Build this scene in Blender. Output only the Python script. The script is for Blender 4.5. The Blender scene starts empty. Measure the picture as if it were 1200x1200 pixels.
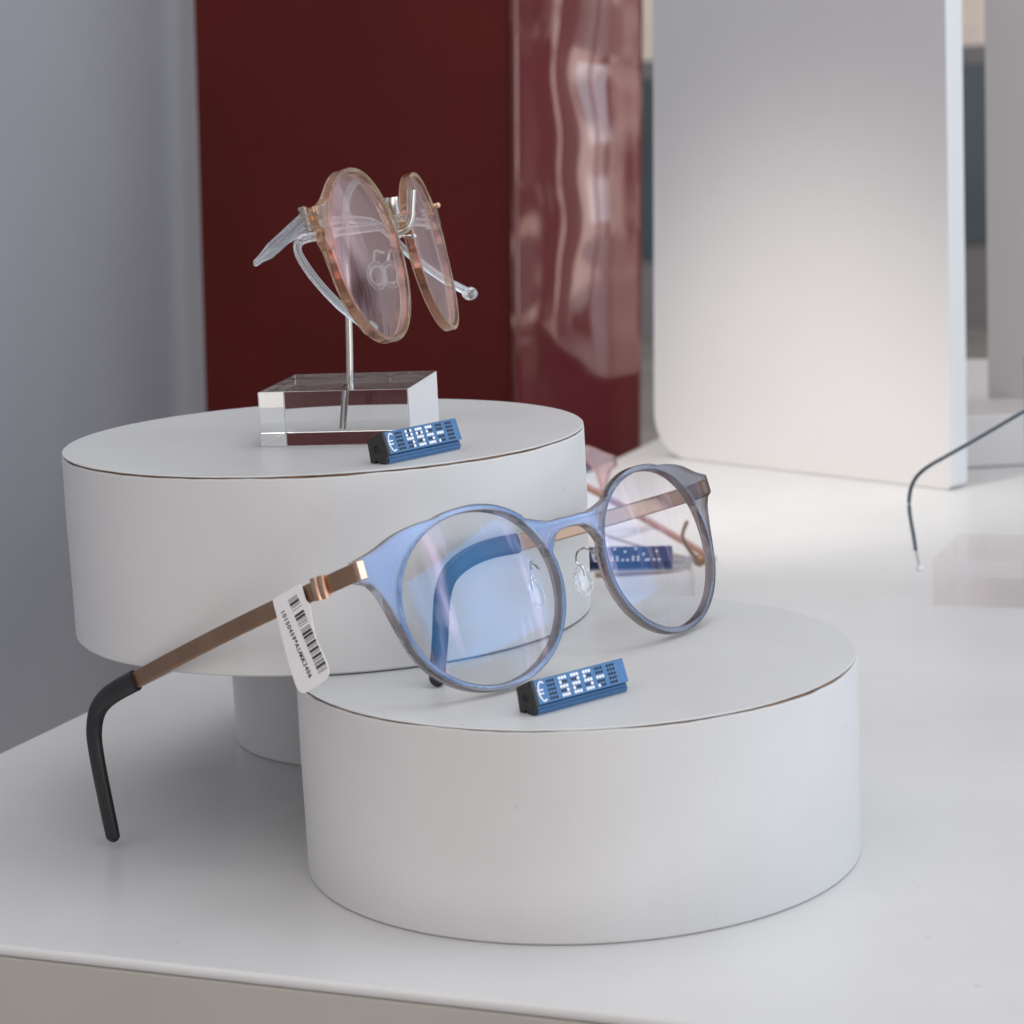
import bpy, bmesh, math, random
from mathutils import Vector, Matrix
random.seed(7)
S = 0.001                      # everything below is in millimetres
PI = math.pi
sc = bpy.context.scene
COL = sc.collection

# ------------------------------------------------------------------ view
sc.view_settings.view_transform = 'Standard'
sc.view_settings.look = 'None'
sc.view_settings.gamma = 1
sc.view_settings.use_curve_mapping = False
sc.view_settings.exposure = 0.08
F = 2700.0
EYE = Vector((0, 0, 188))
FW = Vector((0, 0.98455194, -0.17509278))
RT = Vector((0.99891907, -0.00813888, -0.04576517))
UP = Vector((0.04648324, 0.17490351, 0.98348771))

def at(px, py, Y):
    """point at distance Y on the line of sight of a measured point of the photo"""
    d = FW + RT * ((px - 600) / F) - UP * ((py - 600) / F)
    return EYE + d * (Y / d.y)

cam = bpy.data.cameras.new('camera')
cam.sensor_width = 36
cam.lens = F / 1200 * 36
cam.clip_start = 0.01
cam.clip_end = 100
cam.dof.use_dof = True
cam.dof.focus_distance = 0.600
cam.dof.aperture_fstop = 26
co = bpy.data.objects.new('camera', cam)
COL.objects.link(co)
co.matrix_world = Matrix(((RT.x, UP.x, -FW.x, 0), (RT.y, UP.y, -FW.y, 0), (RT.z, UP.z, -FW.z, 0.188), (0, 0, 0, 1)))
sc.camera = co

# ------------------------------------------------------------------ materials
def mat(name):
    m = bpy.data.materials.new(name)
    m.use_nodes = True
    nt = m.node_tree
    for n in list(nt.nodes):
        nt.nodes.remove(n)
    out = nt.nodes.new('ShaderNodeOutputMaterial')
    return m, nt, out

def N(nt, t, **kw):
    n = nt.nodes.new(t)
    for k, v in kw.items():
        if k in n.inputs:
            n.inputs[k].default_value = v
        else:
            setattr(n, k, v)
    return n

def rgba(c):
    return (c[0], c[1], c[2], 1)

def principled(name, col, rough=0.5, metal=0.0, spec=0.5, coat=0.0, bump=0.0, bscale=300, var=0.0, vscale=20, coat_rough=0.05, bdist=0.0004, stretch=None):
    m, nt, out = mat(name)
    p = N(nt, 'ShaderNodeBsdfPrincipled')
    p.inputs['Base Color'].default_value = rgba(col)
    p.inputs['Roughness'].default_value = rough
    p.inputs['Metallic'].default_value = metal
    p.inputs['Specular IOR Level'].default_value = spec
    p.inputs['Coat Weight'].default_value = coat
    p.inputs['Coat Roughness'].default_value = coat_rough
    nt.links.new(p.outputs[0], out.inputs['Surface'])
    tc = N(nt, 'ShaderNodeTexCoord')
    src = tc.outputs['Object']
    if stretch:
        mp = N(nt, 'ShaderNodeMapping')
        mp.inputs['Scale'].default_value = stretch
        nt.links.new(src, mp.inputs['Vector'])
        src = mp.outputs[0]
    if var:
        n = N(nt, 'ShaderNodeTexNoise', Scale=vscale, Detail=5.0, Roughness=0.6)
        nt.links.new(src, n.inputs['Vector'])
        r = N(nt, 'ShaderNodeValToRGB')
        r.color_ramp.elements[0].position = 0.3
        r.color_ramp.elements[1].position = 0.7
        r.color_ramp.elements[0].color = rgba([c * (1 - var) for c in col])
        r.color_ramp.elements[1].color = rgba([min(1, c * (1 + var)) for c in col])
        nt.links.new(n.outputs['Fac'], r.inputs[0])
        nt.links.new(r.outputs[0], p.inputs['Base Color'])
        mr = N(nt, 'ShaderNodeMapRange')
        mr.inputs['To Min'].default_value = max(0, rough - 0.06)
        mr.inputs['To Max'].default_value = min(1, rough + 0.06)
        nt.links.new(n.outputs['Fac'], mr.inputs['Value'])
        nt.links.new(mr.outputs[0], p.inputs['Roughness'])
    if bump:
        n = N(nt, 'ShaderNodeTexNoise', Scale=bscale, Detail=3.0)
        nt.links.new(src, n.inputs['Vector'])
        b = N(nt, 'ShaderNodeBump', Strength=bump, Distance=bdist)
        nt.links.new(n.outputs['Fac'], b.inputs['Height'])
        nt.links.new(b.outputs[0], p.inputs['Normal'])
        if coat:
            nt.links.new(b.outputs[0], p.inputs['Coat Normal'])
    return m

def laminate(name, col, rough, scuff=0.0):
    """painted board: faint mottling, rare dark specks, soft dents in the gloss"""
    m, nt, out = mat(name)
    p = N(nt, 'ShaderNodeBsdfPrincipled', Roughness=rough)
    p.inputs['Specular IOR Level'].default_value = 0.45
    tc = N(nt, 'ShaderNodeTexCoord')
    big = N(nt, 'ShaderNodeTexNoise', Scale=14.0, Detail=6.0, Roughness=0.65)
    nt.links.new(tc.outputs['Object'], big.inputs['Vector'])
    r = N(nt, 'ShaderNodeValToRGB')
    r.color_ramp.elements[0].position = 0.3
    r.color_ramp.elements[1].position = 0.7
    r.color_ramp.elements[0].color = rgba([c * 0.94 for c in col])
    r.color_ramp.elements[1].color = rgba([min(1, c * 1.025) for c in col])
    nt.links.new(big.outputs['Fac'], r.inputs[0])
    sp = N(nt, 'ShaderNodeTexNoise', Scale=210.0, Detail=2.0)
    nt.links.new(tc.outputs['Object'], sp.inputs['Vector'])
    sr = N(nt, 'ShaderNodeValToRGB')
    sr.color_ramp.elements[0].position = 0.74
    sr.color_ramp.elements[1].position = 0.80
    nt.links.new(sp.outputs['Fac'], sr.inputs[0])
    mul = N(nt, 'ShaderNodeMath', operation='MULTIPLY')
    mul.inputs[1].default_value = scuff
    nt.links.new(sr.outputs[0], mul.inputs[0])
    mx = N(nt, 'ShaderNodeMix', data_type='RGBA')
    nt.links.new(mul.outputs[0], mx.inputs['Factor'])
    nt.links.new(r.outputs[0], mx.inputs[6])
    mx.inputs[7].default_value = (0.22, 0.2, 0.19, 1)
    nt.links.new(mx.outputs[2], p.inputs['Base Color'])
    mr = N(nt, 'ShaderNodeMapRange')
    mr.inputs['To Min'].default_value = rough - 0.05
    mr.inputs['To Max'].default_value = rough + 0.07
    nt.links.new(big.outputs['Fac'], mr.inputs['Value'])
    nt.links.new(mr.outputs[0], p.inputs['Roughness'])
    fine = N(nt, 'ShaderNodeTexNoise', Scale=900.0, Detail=2.0)
    nt.links.new(tc.outputs['Object'], fine.inputs['Vector'])
    b = N(nt, 'ShaderNodeBump', Strength=0.12, Distance=0.0002)
    nt.links.new(fine.outputs['Fac'], b.inputs['Height'])
    b2 = N(nt, 'ShaderNodeBump', Strength=0.25, Distance=0.0012)
    nt.links.new(big.outputs['Fac'], b2.inputs['Height'])
    nt.links.new(b.outputs[0], b2.inputs['Normal'])
    nt.links.new(b2.outputs[0], p.inputs['Normal'])
    nt.links.new(p.outputs[0], out.inputs['Surface'])
    return m

def crystal(name, col, gloss_col, gloss, clear=0.3, rough=0.02, ior=1.45):
    """see-through acetate: tinted glass with some straight-through light and a coloured sheen"""
    m, nt, out = mat(name)
    g = N(nt, 'ShaderNodeBsdfGlass', Roughness=rough, IOR=ior)
    g.inputs['Color'].default_value = rgba(col)
    t = N(nt, 'ShaderNodeBsdfTransparent')
    t.inputs['Color'].default_value = rgba(col)
    a = N(nt, 'ShaderNodeMixShader')
    a.inputs[0].default_value = clear
    nt.links.new(g.outputs[0], a.inputs[1])
    nt.links.new(t.outputs[0], a.inputs[2])
    gl = N(nt, 'ShaderNodeBsdfGlossy', Roughness=0.06)
    gl.inputs['Color'].default_value = rgba(gloss_col)
    b = N(nt, 'ShaderNodeMixShader')
    b.inputs[0].default_value = gloss
    nt.links.new(a.outputs[0], b.inputs[1])
    nt.links.new(gl.outputs[0], b.inputs[2])
    nt.links.new(b.outputs[0], out.inputs['Surface'])
    return m

def coated_lens(name, c1, c2, fac, haze=0.0, rough=0.0, refl_streaks=0.0):
    """clear lens with an anti-reflection coating that throws back c1 / c2"""
    m, nt, out = mat(name)
    t = N(nt, 'ShaderNodeBsdfTransparent')
    t.inputs['Color'].default_value = (0.985, 0.985, 0.985, 1)
    gl = N(nt, 'ShaderNodeBsdfGlossy', Roughness=rough)
    lw = N(nt, 'ShaderNodeLayerWeight', Blend=0.35)
    r = N(nt, 'ShaderNodeValToRGB')
    r.color_ramp.elements[0].position = 0.12
    r.color_ramp.elements[1].position = 0.45
    r.color_ramp.elements[0].color = rgba(c1)
    r.color_ramp.elements[1].color = rgba(c2)
    nt.links.new(lw.outputs['Facing'], r.inputs[0])
    nt.links.new(r.outputs[0], gl.inputs['Color'])
    a = N(nt, 'ShaderNodeMixShader')
    a.inputs[0].default_value = fac
    nt.links.new(t.outputs[0], a.inputs[1])
    nt.links.new(gl.outputs[0], a.inputs[2])
    last = a
    if haze:
        # milky layer in faint stretched streaks
        tc = N(nt, 'ShaderNodeTexCoord')
        mp = N(nt, 'ShaderNodeMapping')
        mp.inputs['Scale'].default_value = (420, 420, 26)
        mp.inputs['Rotation'].default_value = (0, 0.35, 0)
        nt.links.new(tc.outputs['Object'], mp.inputs['Vector'])
        n = N(nt, 'ShaderNodeTexNoise', Scale=1.0, Detail=3.0)
        nt.links.new(mp.outputs[0], n.inputs['Vector'])
        rr = N(nt, 'ShaderNodeValToRGB')
        rr.color_ramp.elements[0].position = 0.5
        rr.color_ramp.elements[1].position = 0.72
        rr.color_ramp.elements[0].color = (haze * 0.4, haze * 0.4, haze * 0.4, 1)
        rr.color_ramp.elements[1].color = (haze * 1.8, haze * 1.8, haze * 1.8, 1)
        nt.links.new(n.outputs['Fac'], rr.inputs[0])
        d = N(nt, 'ShaderNodeBsdfDiffuse')
        d.inputs['Color'].default_value = (0.8, 0.76, 0.78, 1)
        b = N(nt, 'ShaderNodeMixShader')
        nt.links.new(rr.outputs[0], b.inputs[0])
        nt.links.new(a.outputs[0], b.inputs[1])
        nt.links.new(d.outputs[0], b.inputs[2])
        last = b
    if refl_streaks:
        # pink lens reflections painted in as long streaks of tinted, blurred gloss
        tc = N(nt, 'ShaderNodeTexCoord')
        mp = N(nt, 'ShaderNodeMapping')
        mp.inputs['Scale'].default_value = (130, 130, 22)
        mp.inputs['Rotation'].default_value = (0, -0.32, 0)
        mp.inputs['Location'].default_value = (3.3, 0, 1.7)
        nt.links.new(tc.outputs['Object'], mp.inputs['Vector'])
        n = N(nt, 'ShaderNodeTexNoise', Scale=1.0, Detail=4.0, Roughness=0.55)
        nt.links.new(mp.outputs[0], n.inputs['Vector'])
        rr = N(nt, 'ShaderNodeValToRGB')
        rr.color_ramp.elements[0].position = 0.54
        rr.color_ramp.elements[1].position = 0.68
        rr.color_ramp.elements[0].color = (0, 0, 0, 1)
        rr.color_ramp.elements[1].color = (refl_streaks, refl_streaks, refl_streaks, 1)
        nt.links.new(n.outputs['Fac'], rr.inputs[0])
        g2_ = N(nt, 'ShaderNodeBsdfGlossy', Roughness=0.45)
        g2_.inputs['Color'].default_value = (1.0, 0.74, 0.93, 1)
        b = N(nt, 'ShaderNodeMixShader')
        nt.links.new(rr.outputs[0], b.inputs[0])
        nt.links.new(last.outputs[0], b.inputs[1])
        nt.links.new(g2_.outputs[0], b.inputs[2])
        last = b
    nt.links.new(last.outputs[0], out.inputs['Surface'])
    return m

M = {}
M['table'] = laminate('white_laminate', (0.66, 0.66, 0.655), 0.30, 0.3)
M['table_edge'] = laminate('table_edge', (0.45, 0.43, 0.395), 0.45, 0.2)
M['riser'] = laminate('riser_wrap', (0.66, 0.655, 0.65), 0.42, 0.18)
M['riser_top'] = laminate('riser_top', (0.62, 0.63, 0.63), 0.38, 0.25)
M['crack'] = principled('raw_board_edge', (0.22, 0.13, 0.075), 0.9, var=0.5, vscale=160)
M['wall'] = principled('blue_grey_wall', (0.40, 0.415, 0.455), 0.6, var=0.04, vscale=6, bump=0.1, bscale=200)
M['panel'] = principled('white_panel', (0.68, 0.665, 0.66), 0.45, var=0.02, vscale=8, bump=0.05, bscale=500)
M['panel_edge'] = principled('panel_edge', (0.74, 0.75, 0.755), 0.4)
M['red_dark'] = principled('red_lacquer_matt', (0.125, 0.015, 0.013), 0.42, spec=0.2, var=0.12, vscale=9, bump=0.15, bscale=40)
def red_gloss():
    """deep red paint under a mirror-like gloss; bumps and cream tint imitate street reflections"""
    m = principled('red_lacquer_gloss', (0.17, 0.011, 0.020), 0.35, spec=0.1, bump=1.0, bscale=6, bdist=0.024, stretch=(1, 1, 1.7))
    nt = m.node_tree
    out = [n for n in nt.nodes if n.type == 'OUTPUT_MATERIAL'][0]
    p = [n for n in nt.nodes if n.type == 'BSDF_PRINCIPLED'][0]
    b = [n for n in nt.nodes if n.type == 'BUMP'][0]
    tn = [n for n in nt.nodes if n.type == 'TEX_NOISE'][0]
    tn.noise_dimensions = '4D'
    tn.inputs['W'].default_value = 4.0
    tn.inputs['Detail'].default_value = 1.0
    gl = N(nt, 'ShaderNodeBsdfGlossy', Roughness=0.09)
    gl.inputs['Color'].default_value = (1.0, 0.80, 0.70, 1)  # cream of the street reflections put into the gloss colour
    nt.links.new(b.outputs[0], gl.inputs['Normal'])
    lw = N(nt, 'ShaderNodeFresnel', IOR=2.3)
    mx = N(nt, 'ShaderNodeMixShader')
    nt.links.new(lw.outputs[0], mx.inputs[0])
    nt.links.new(p.outputs[0], mx.inputs[1])
    nt.links.new(gl.outputs[0], mx.inputs[2])
    nt.links.new(mx.outputs[0], out.inputs['Surface'])
    return m
M['red'] = red_gloss()
M['copper'] = principled('brushed_copper', (0.36, 0.225, 0.15), 0.34, metal=1.0, var=0.1, vscale=60, bump=0.1, bscale=900, bdist=0.0001)
M['copper_bright'] = principled('polished_copper', (0.72, 0.46, 0.32), 0.2, metal=1.0, bump=0.05, bscale=500)
M['black'] = principled('black_sleeve', (0.012, 0.012, 0.013), 0.42, bump=0.1, bscale=700, var=0.2, vscale=60)
M['steel'] = principled('wire_steel', (0.55, 0.52, 0.50), 0.18, metal=1.0, bump=0.05, bscale=500)
M['dark_wire'] = principled('blued_wire', (0.12, 0.15, 0.18), 0.25, metal=0.9, bump=0.05, bscale=500)
M['tag_blue'] = principled('anodised_blue', (0.055, 0.145, 0.30), 0.40, metal=0.3, spec=0.5, var=0.08, vscale=120, bump=0.12, bscale=900, bdist=0.0001)
M['tag_navy'] = principled('navy_anodised', (0.025, 0.035, 0.11), 0.4, metal=0.3, bump=0.12, bscale=900, bdist=0.0001)
M['tag_black'] = principled('black_plastic', (0.02, 0.019, 0.019), 0.5, bump=0.3, bscale=900, bdist=0.0002, var=0.2, vscale=90)
M['dot_black'] = principled('dot_black', (0.006, 0.006, 0.01), 0.6, bump=0.1)
M['dot_white'] = principled('dot_white', (0.86, 0.86, 0.88), 0.5, bump=0.1)
M['paper'] = principled('label_paper', (0.90, 0.885, 0.885), 0.38, coat=0.3, bump=0.1, bscale=500, var=0.015, vscale=100)
M['ink'] = principled('label_ink', (0.03, 0.022, 0.022), 0.6, bump=0.1)
M['frame_grey'] = crystal('crystal_grey_acetate', (0.81, 0.79, 0.785), (0.20, 0.46, 0.92), 0.125, 0.40, 0.0, 1.49)  # blue of the reflected sky put into the gloss colour; the acetate is grey
M['wall_grey'] = crystal('acetate_edge_grey', (0.58, 0.53, 0.50), (0.8, 0.88, 1.0), 0.05, 0.12, 0.0, 1.49)
M['wall_amber'] = crystal('acetate_edge_amber', (0.86, 0.74, 0.58), (1, 0.9, 0.8), 0.03, 0.15, 0.0, 1.49)
M['frame_amber'] = crystal('crystal_amber_acetate', (0.97, 0.94, 0.90), (1, 0.95, 0.9), 0.04, 0.5, 0.0, 1.49)
M['frame_pink'] = crystal('crystal_pink_acetate', (0.85, 0.66, 0.64), (0.9, 0.8, 0.8), 0.08, 0.35, 0.05)
M['clear'] = crystal('clear_plastic', (0.95, 0.96, 0.96), (0.95, 0.97, 1.0), 0.12, 0.25, 0.04)
M['silicone'] = crystal('clear_silicone', (0.95, 0.96, 0.97), (0.95, 0.97, 1.0), 0.06, 0.55, 0.08, 1.3)
M['lens_blue'] = coated_lens('blue_coated_lens', (0.04, 0.36, 0.78), (0.28, 0.20, 0.44), 0.058, 0.006, 0.0, 0.24)
M['lens_pink'] = coated_lens('pink_coated_lens', (0.85, 0.30, 0.42), (0.9, 0.75, 0.78), 0.30, 0.03, 0.02, 0.25)
M['lens_clear'] = coated_lens('plain_lens', (0.7, 0.7, 0.9), (0.8, 0.8, 0.9), 0.05)
def acrylic():
    m, nt, out = mat('acrylic_block')
    g = N(nt, 'ShaderNodeBsdfGlass', Roughness=0.0, IOR=1.49)
    g.inputs['Color'].default_value = (0.97, 0.975, 0.975, 1)
    nt.links.new(g.outputs[0], out.inputs['Surface'])
    tc = N(nt, 'ShaderNodeTexCoord')
    n = N(nt, 'ShaderNodeTexNoise', Scale=35.0, Detail=2.0)
    nt.links.new(tc.outputs['Object'], n.inputs['Vector'])
    b = N(nt, 'ShaderNodeBump', Strength=0.03, Distance=0.001)
    nt.links.new(n.outputs['Fac'], b.inputs['Height'])
    nt.links.new(b.outputs[0], g.inputs['Normal'])
    return m
M['acrylic'] = acrylic()
M['acrylic_pale'] = crystal('pale_acrylic', (0.98, 0.965, 0.965), (1, 1, 1), 0.02, 0.82, 0.02, 1.3)
def frosted():
    m, nt, out = mat('sawn_acrylic_edge')
    p = N(nt, 'ShaderNodeBsdfPrincipled', Roughness=0.45)
    p.inputs['Base Color'].default_value = (0.85, 0.83, 0.84, 1)
    t = N(nt, 'ShaderNodeBsdfTransparent')
    a = N(nt, 'ShaderNodeMixShader')
    a.inputs[0].default_value = 0.25
    nt.links.new(p.outputs[0], a.inputs[1])
    nt.links.new(t.outputs[0], a.inputs[2])
    nt.links.new(a.outputs[0], out.inputs['Surface'])
    return m
M['frosted'] = frosted()
M['ground'] = principled('paving', (0.22, 0.21, 0.20), 0.9, var=0.2, vscale=3, bump=0.3, bscale=30)
M['facade'] = principled('pale_render', (0.80, 0.72, 0.64), 0.8, var=0.15, vscale=3, bump=0.2, bscale=30)
M['facade_low'] = principled('grey_stone', (0.20, 0.20, 0.21), 0.8, var=0.2, vscale=3, bump=0.2, bscale=30)
M['window_dark'] = principled('dark_window', (0.05, 0.075, 0.085), 0.3, var=0.2, vscale=3)
M['floor'] = principled('shop_floor', (0.25, 0.23, 0.21), 0.5, var=0.1, vscale=4, bump=0.1, bscale=40)

# ------------------------------------------------------------------ mesh helpers
def thing(name, label, cat, loc=(0, 0, 0), rot=None, group=None):
    o = bpy.data.objects.new(name, None)
    COL.objects.link(o)
    o.empty_display_size = 0.01
    m = Matrix.Translation(Vector(loc) * S)
    if rot is not None:
        m = m @ rot.to_4x4()
    o.matrix_world = m
    o['label'] = label
    o['category'] = cat
    if group:
        o['group'] = group
    return o

def tag(o, label, cat, group=None):
    o['label'] = label
    o['category'] = cat
    if group:
        o['group'] = group
    return o

def root_matrix(o):
    m = Matrix.Identity(4)
    chain = []
    while o is not None:
        chain.append(o)
        o = o.parent
    for c in reversed(chain):
        m = m @ c.matrix_basis
    return m

def obj(name, bm, m, parent=None, space='local', smooth=35, mats=None):
    """link bm (in mm) as ONE mesh object; space 'world' = verts given in world mm"""
    if space == 'world' and parent is not None:
        inv = root_matrix(parent).inverted()
        for v in bm.verts:
            v.co = (inv @ (v.co * S))
    else:
        for v in bm.verts:
            v.co = v.co * S
    bmesh.ops.recalc_face_normals(bm, faces=bm.faces)
    lim = math.radians(smooth)
    for f in bm.faces:
        f.smooth = smooth > 0
    for e in bm.edges:
        if len(e.link_faces) == 2:
            try:
                e.smooth = e.calc_face_angle() < lim
            except ValueError:
                e.smooth = True
    me = bpy.data.meshes.new(name)
    bm.to_mesh(me)
    bm.free()
    for mm in (mats or [m]):
        me.materials.append(mm)
    o = bpy.data.objects.new(name, me)
    COL.objects.link(o)
    if parent is not None:
        o.parent = parent
    if 0 < smooth <= 40:
        wn = o.modifiers.new('weighted_normals', 'WEIGHTED_NORMAL')
        wn.keep_sharp = True
        wn.weight = 60
    return o

def box(bm, lo, hi, bev=0.0, rot=None, mi=0):
    vs = [bm.verts.new((x, y, z)) for z in (lo[2], hi[2]) for y in (lo[1], hi[1]) for x in (lo[0], hi[0])]
    if rot:
        for v in vs:
            v.co = rot @ v.co
    fs = [bm.faces.new([vs[i] for i in f]) for f in ((0, 2, 3, 1), (4, 5, 7, 6), (0, 1, 5, 4), (2, 6, 7, 3), (0, 4, 6, 2), (1, 3, 7, 5))]
    for f in fs:
        f.material_index = mi
    if bev:
        es = list({e for f in fs for e in f.edges})
        bmesh.ops.bevel(bm, geom=es, offset=bev, segments=3, affect='EDGES', profile=0.5)
    return fs

def spline(pts, n=8):
    """Catmull-Rom through points (any dimension tuple -> Vector list)"""
    P = [Vector(p) for p in pts]
    P = [P[0] * 2 - P[1]] + P + [P[-1] * 2 - P[-2]]
    out = []
    for i in range(1, len(P) - 2):
        for k in range(n):
            t = k / n
            a, b, c, d = P[i - 1], P[i], P[i + 1], P[i + 2]
            out.append(0.5 * ((2 * b) + (c - a) * t + (2 * a - 5 * b + 4 * c - d) * t * t + (3 * b - a - 3 * c + d) * t ** 3))
    out.append(P[-2])
    return out

def sweep(bm, path, side, size, seg=12, power=2.0, taper_end=0.0, closed=False):
    """section swept along path; side(i) = wide axis hint; size(i) -> (half wide, half thin)"""
    n = len(path)
    rings = []
    for i, p in enumerate(path):
        a = path[(i - 1) % n] if closed else path[max(i - 1, 0)]
        b = path[(i + 1) % n] if closed else path[min(i + 1, n - 1)]
        t = (b - a).normalized()
        sd = side(i / max(n - 1, 1)) if callable(side) else Vector(side)
        w = (sd - t * sd.dot(t)).normalized()
        h = t.cross(w)
        hw, hh = size(i / max(n - 1, 1)) if callable(size) else size
        ring = []
        for k in range(seg):
            an = 2 * PI * (k + 0.5) / seg
            c, s_ = math.cos(an), math.sin(an)
            e = 2.0 / power
            ring.append(bm.verts.new(p + w * (hw * abs(c) ** e * (1 if c > 0 else -1)) + h * (hh * abs(s_) ** e * (1 if s_ > 0 else -1))))
        rings.append(ring)
    m = n if closed else n - 1
    for i in range(m):
        A, B = rings[i], rings[(i + 1) % n]
        for k in range(seg):
            bm.faces.new((A[k], A[(k + 1) % seg], B[(k + 1) % seg], B[k]))
    if not closed:
        bm.faces.new(rings[0][::-1])
        bm.faces.new(rings[-1])

def ball(bm, c, r, sx=1, sy=1, sz=1):
    res = bmesh.ops.create_uvsphere(bm, u_segments=20, v_segments=12, radius=r)
    for v in res['verts']:
        v.co = Vector((v.co.x * sx, v.co.y * sy, v.co.z * sz)) + Vector(c)

def lathe(bm, prof, c=(0, 0, 0), seg=160, close=True, jit=None):
    rings = []
    for j, (r, z) in enumerate(prof):
        if r < 1e-6:
            rings.append([bm.verts.new((c[0], c[1], c[2] + z))])
        else:
            rings.append([bm.verts.new((c[0] + r * math.cos(2 * PI * k / seg), c[1] + r * math.sin(2 * PI * k / seg), c[2] + z + (jit(j, k) if jit else 0))) for k in range(seg)])
    for A, B in zip(rings, rings[1:]):
        for k in range(seg):
            k2 = (k + 1) % seg
            if len(A) == 1:
                bm.faces.new((A[0], B[k], B[k2]))
            elif len(B) == 1:
                bm.faces.new((A[k], A[k2], B[0]))
            else:
                bm.faces.new((A[k], A[k2], B[k2], B[k]))

def curve_mesh(outer, holes, depth, bev, res=3):
    """filled outline with holes, extruded and bevelled, as a bmesh in the x/z plane"""
    cu = bpy.data.curves.new('outline', 'CURVE')
    cu.dimensions = '2D'
    cu.fill_mode = 'BOTH'
    cu.extrude = depth / 2 - bev
    cu.bevel_depth = bev
    cu.bevel_resolution = res
    cu.offset = -bev
    for pts in [outer] + holes:
        sp = cu.splines.new('POLY')
        sp.points.add(len(pts) - 1)
        for q, p in zip(sp.points, pts):
            q.co = (p[0], p[1], 0, 1)
        sp.use_cyclic_u = True
    o = bpy.data.objects.new('outline', cu)
    COL.objects.link(o)
    dg = bpy.context.evaluated_depsgraph_get()
    me = bpy.data.meshes.new_from_object(o.evaluated_get(dg))
    bm = bmesh.new()
    bm.from_mesh(me)
    bpy.data.objects.remove(o)
    bpy.data.curves.remove(cu)
    bpy.data.meshes.remove(me)
    bmesh.ops.remove_doubles(bm, verts=bm.verts, dist=0.001)
    for v in bm.verts:
        x, y, z = v.co
        v.co = (x, z, y)
    return bm

# ------------------------------------------------------------------ eyeglasses front
def glasses_dims(a, w, h, wrap, rim, tip_x, tip_top, tip_bot):
    return dict(a=a, w=w, h=h, wrap=wrap, rim=rim, tx=tip_x, tt=tip_top, tb=tip_bot)

def bend(x, G):
    k = G['wrap'] / (2 * G['a'])
    return k * (x * x - G['a'] ** 2)

def lens_xy(G, t, grow=0.0):
    c, s_ = math.cos(t), math.sin(t)
    # slightly squarer above, rounder below
    p = 2.12 if s_ > 0 else 2.0
    e = 2 / p
    return G['a'] + (G['w'] + grow) * abs(c) ** e * (1 if c > 0 else -1), (G['h'] + grow) * abs(s_) ** e * (1 if s_ > 0 else -1)

def outline(G, bridge_top=13.9, bridge_bot=11.3, rim_low=None):
    a, r = G['a'], G['rim']
    pts = []
    # from bridge centre, along the top, out to the endpiece, round below and back to the bridge underside
    tn = [(0, bridge_top), (4, bridge_top + 0.1), (8.2, bridge_top + 0.1)]
    ring = []
    t0 = math.radians(136)
    t1 = math.radians(72)
    for k in range(15):
        t = t0 + (t1 - t0) * k / 14
        ring.append(lens_xy(G, t, r))
    tip = [(a + 13.5, G['h'] + r - 1.4), (a + 20, G['h'] * 0.955), (a + 26.5, G['tt'] + 1.5), (G['tx'], G['tt'])]
    if G.get('round'):
        ring = [lens_xy(G, t0 + (math.radians(50) - t0) * k / 14, r) for k in range(15)]
        tip = [(a + 22.6, G['tt'] + 1.3), (G['tx'] - 2.5, G['tt'] + 0.2), (G['tx'], G['tt'])]
    low = [(G['tx'] + 0.2, G['tb']), (G['tx'] - 2.4, G['tb'] - 1.1), (a + G['w'] + 4.6, G['tb'] - 3.6), (a + G['w'] + r + 1.4, 2.6), (a + G['w'] + r + 0.35, -1.6)]
    back = []
    t2 = math.radians(-12)
    t3 = math.radians(-195)
    for k in range(40):
        t = t2 + (t3 - t2) * k / 39
        rr = r * (1.0 if rim_low is None else rim_low)
        back.append(lens_xy(G, t, rr))
    br = [(7.0, bridge_bot - 1.9), (4.6, bridge_bot - 0.45), (0, bridge_bot)]
    top = spline([(p[0], p[1]) for p in tn + ring + tip], 6)
    lo = [Vector(low[0])] + spline(low[1:] + back + br, 5)
    half = [(p.x, p.y) for p in top] + [(p.x, p.y) for p in lo]
    full = half[:-1] + [(-x, z) for x, z in reversed(half)][:-1]
    # drop duplicates of the centre points
    out = []
    for p in full:
        if not out or (abs(p[0] - out[-1][0]) + abs(p[1] - out[-1][1])) > 0.05:
            out.append(p)
    return out

def front_bm(G, depth=3.8, bev=0.7, **kw):
    holes = []
    for sgn in (1, -1):
        hp = []
        for k in range(160):
            x, z = lens_xy(G, 2 * PI * k / 160)
            hp.append((sgn * x, z))
        holes.append(hp)
    bm = curve_mesh(outline(G, **kw), holes, depth, bev)
    x = -G['tx'] + 1
    while x < G['tx']:
        bmesh.ops.bisect_plane(bm, geom=list(bm.verts) + list(bm.edges) + list(bm.faces), plane_co=(x, 0, 0), plane_no=(1, 0, 0), dist=0.0005)
        x += 2.0
    bmesh.ops.recalc_face_normals(bm, faces=bm.faces)
    for f in bm.faces:
        f.material_index = 1 if abs(f.normal.y) < 0.35 else 0
    for v in bm.verts:
        v.co.y += bend(v.co.x, G)
    return bm

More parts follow.
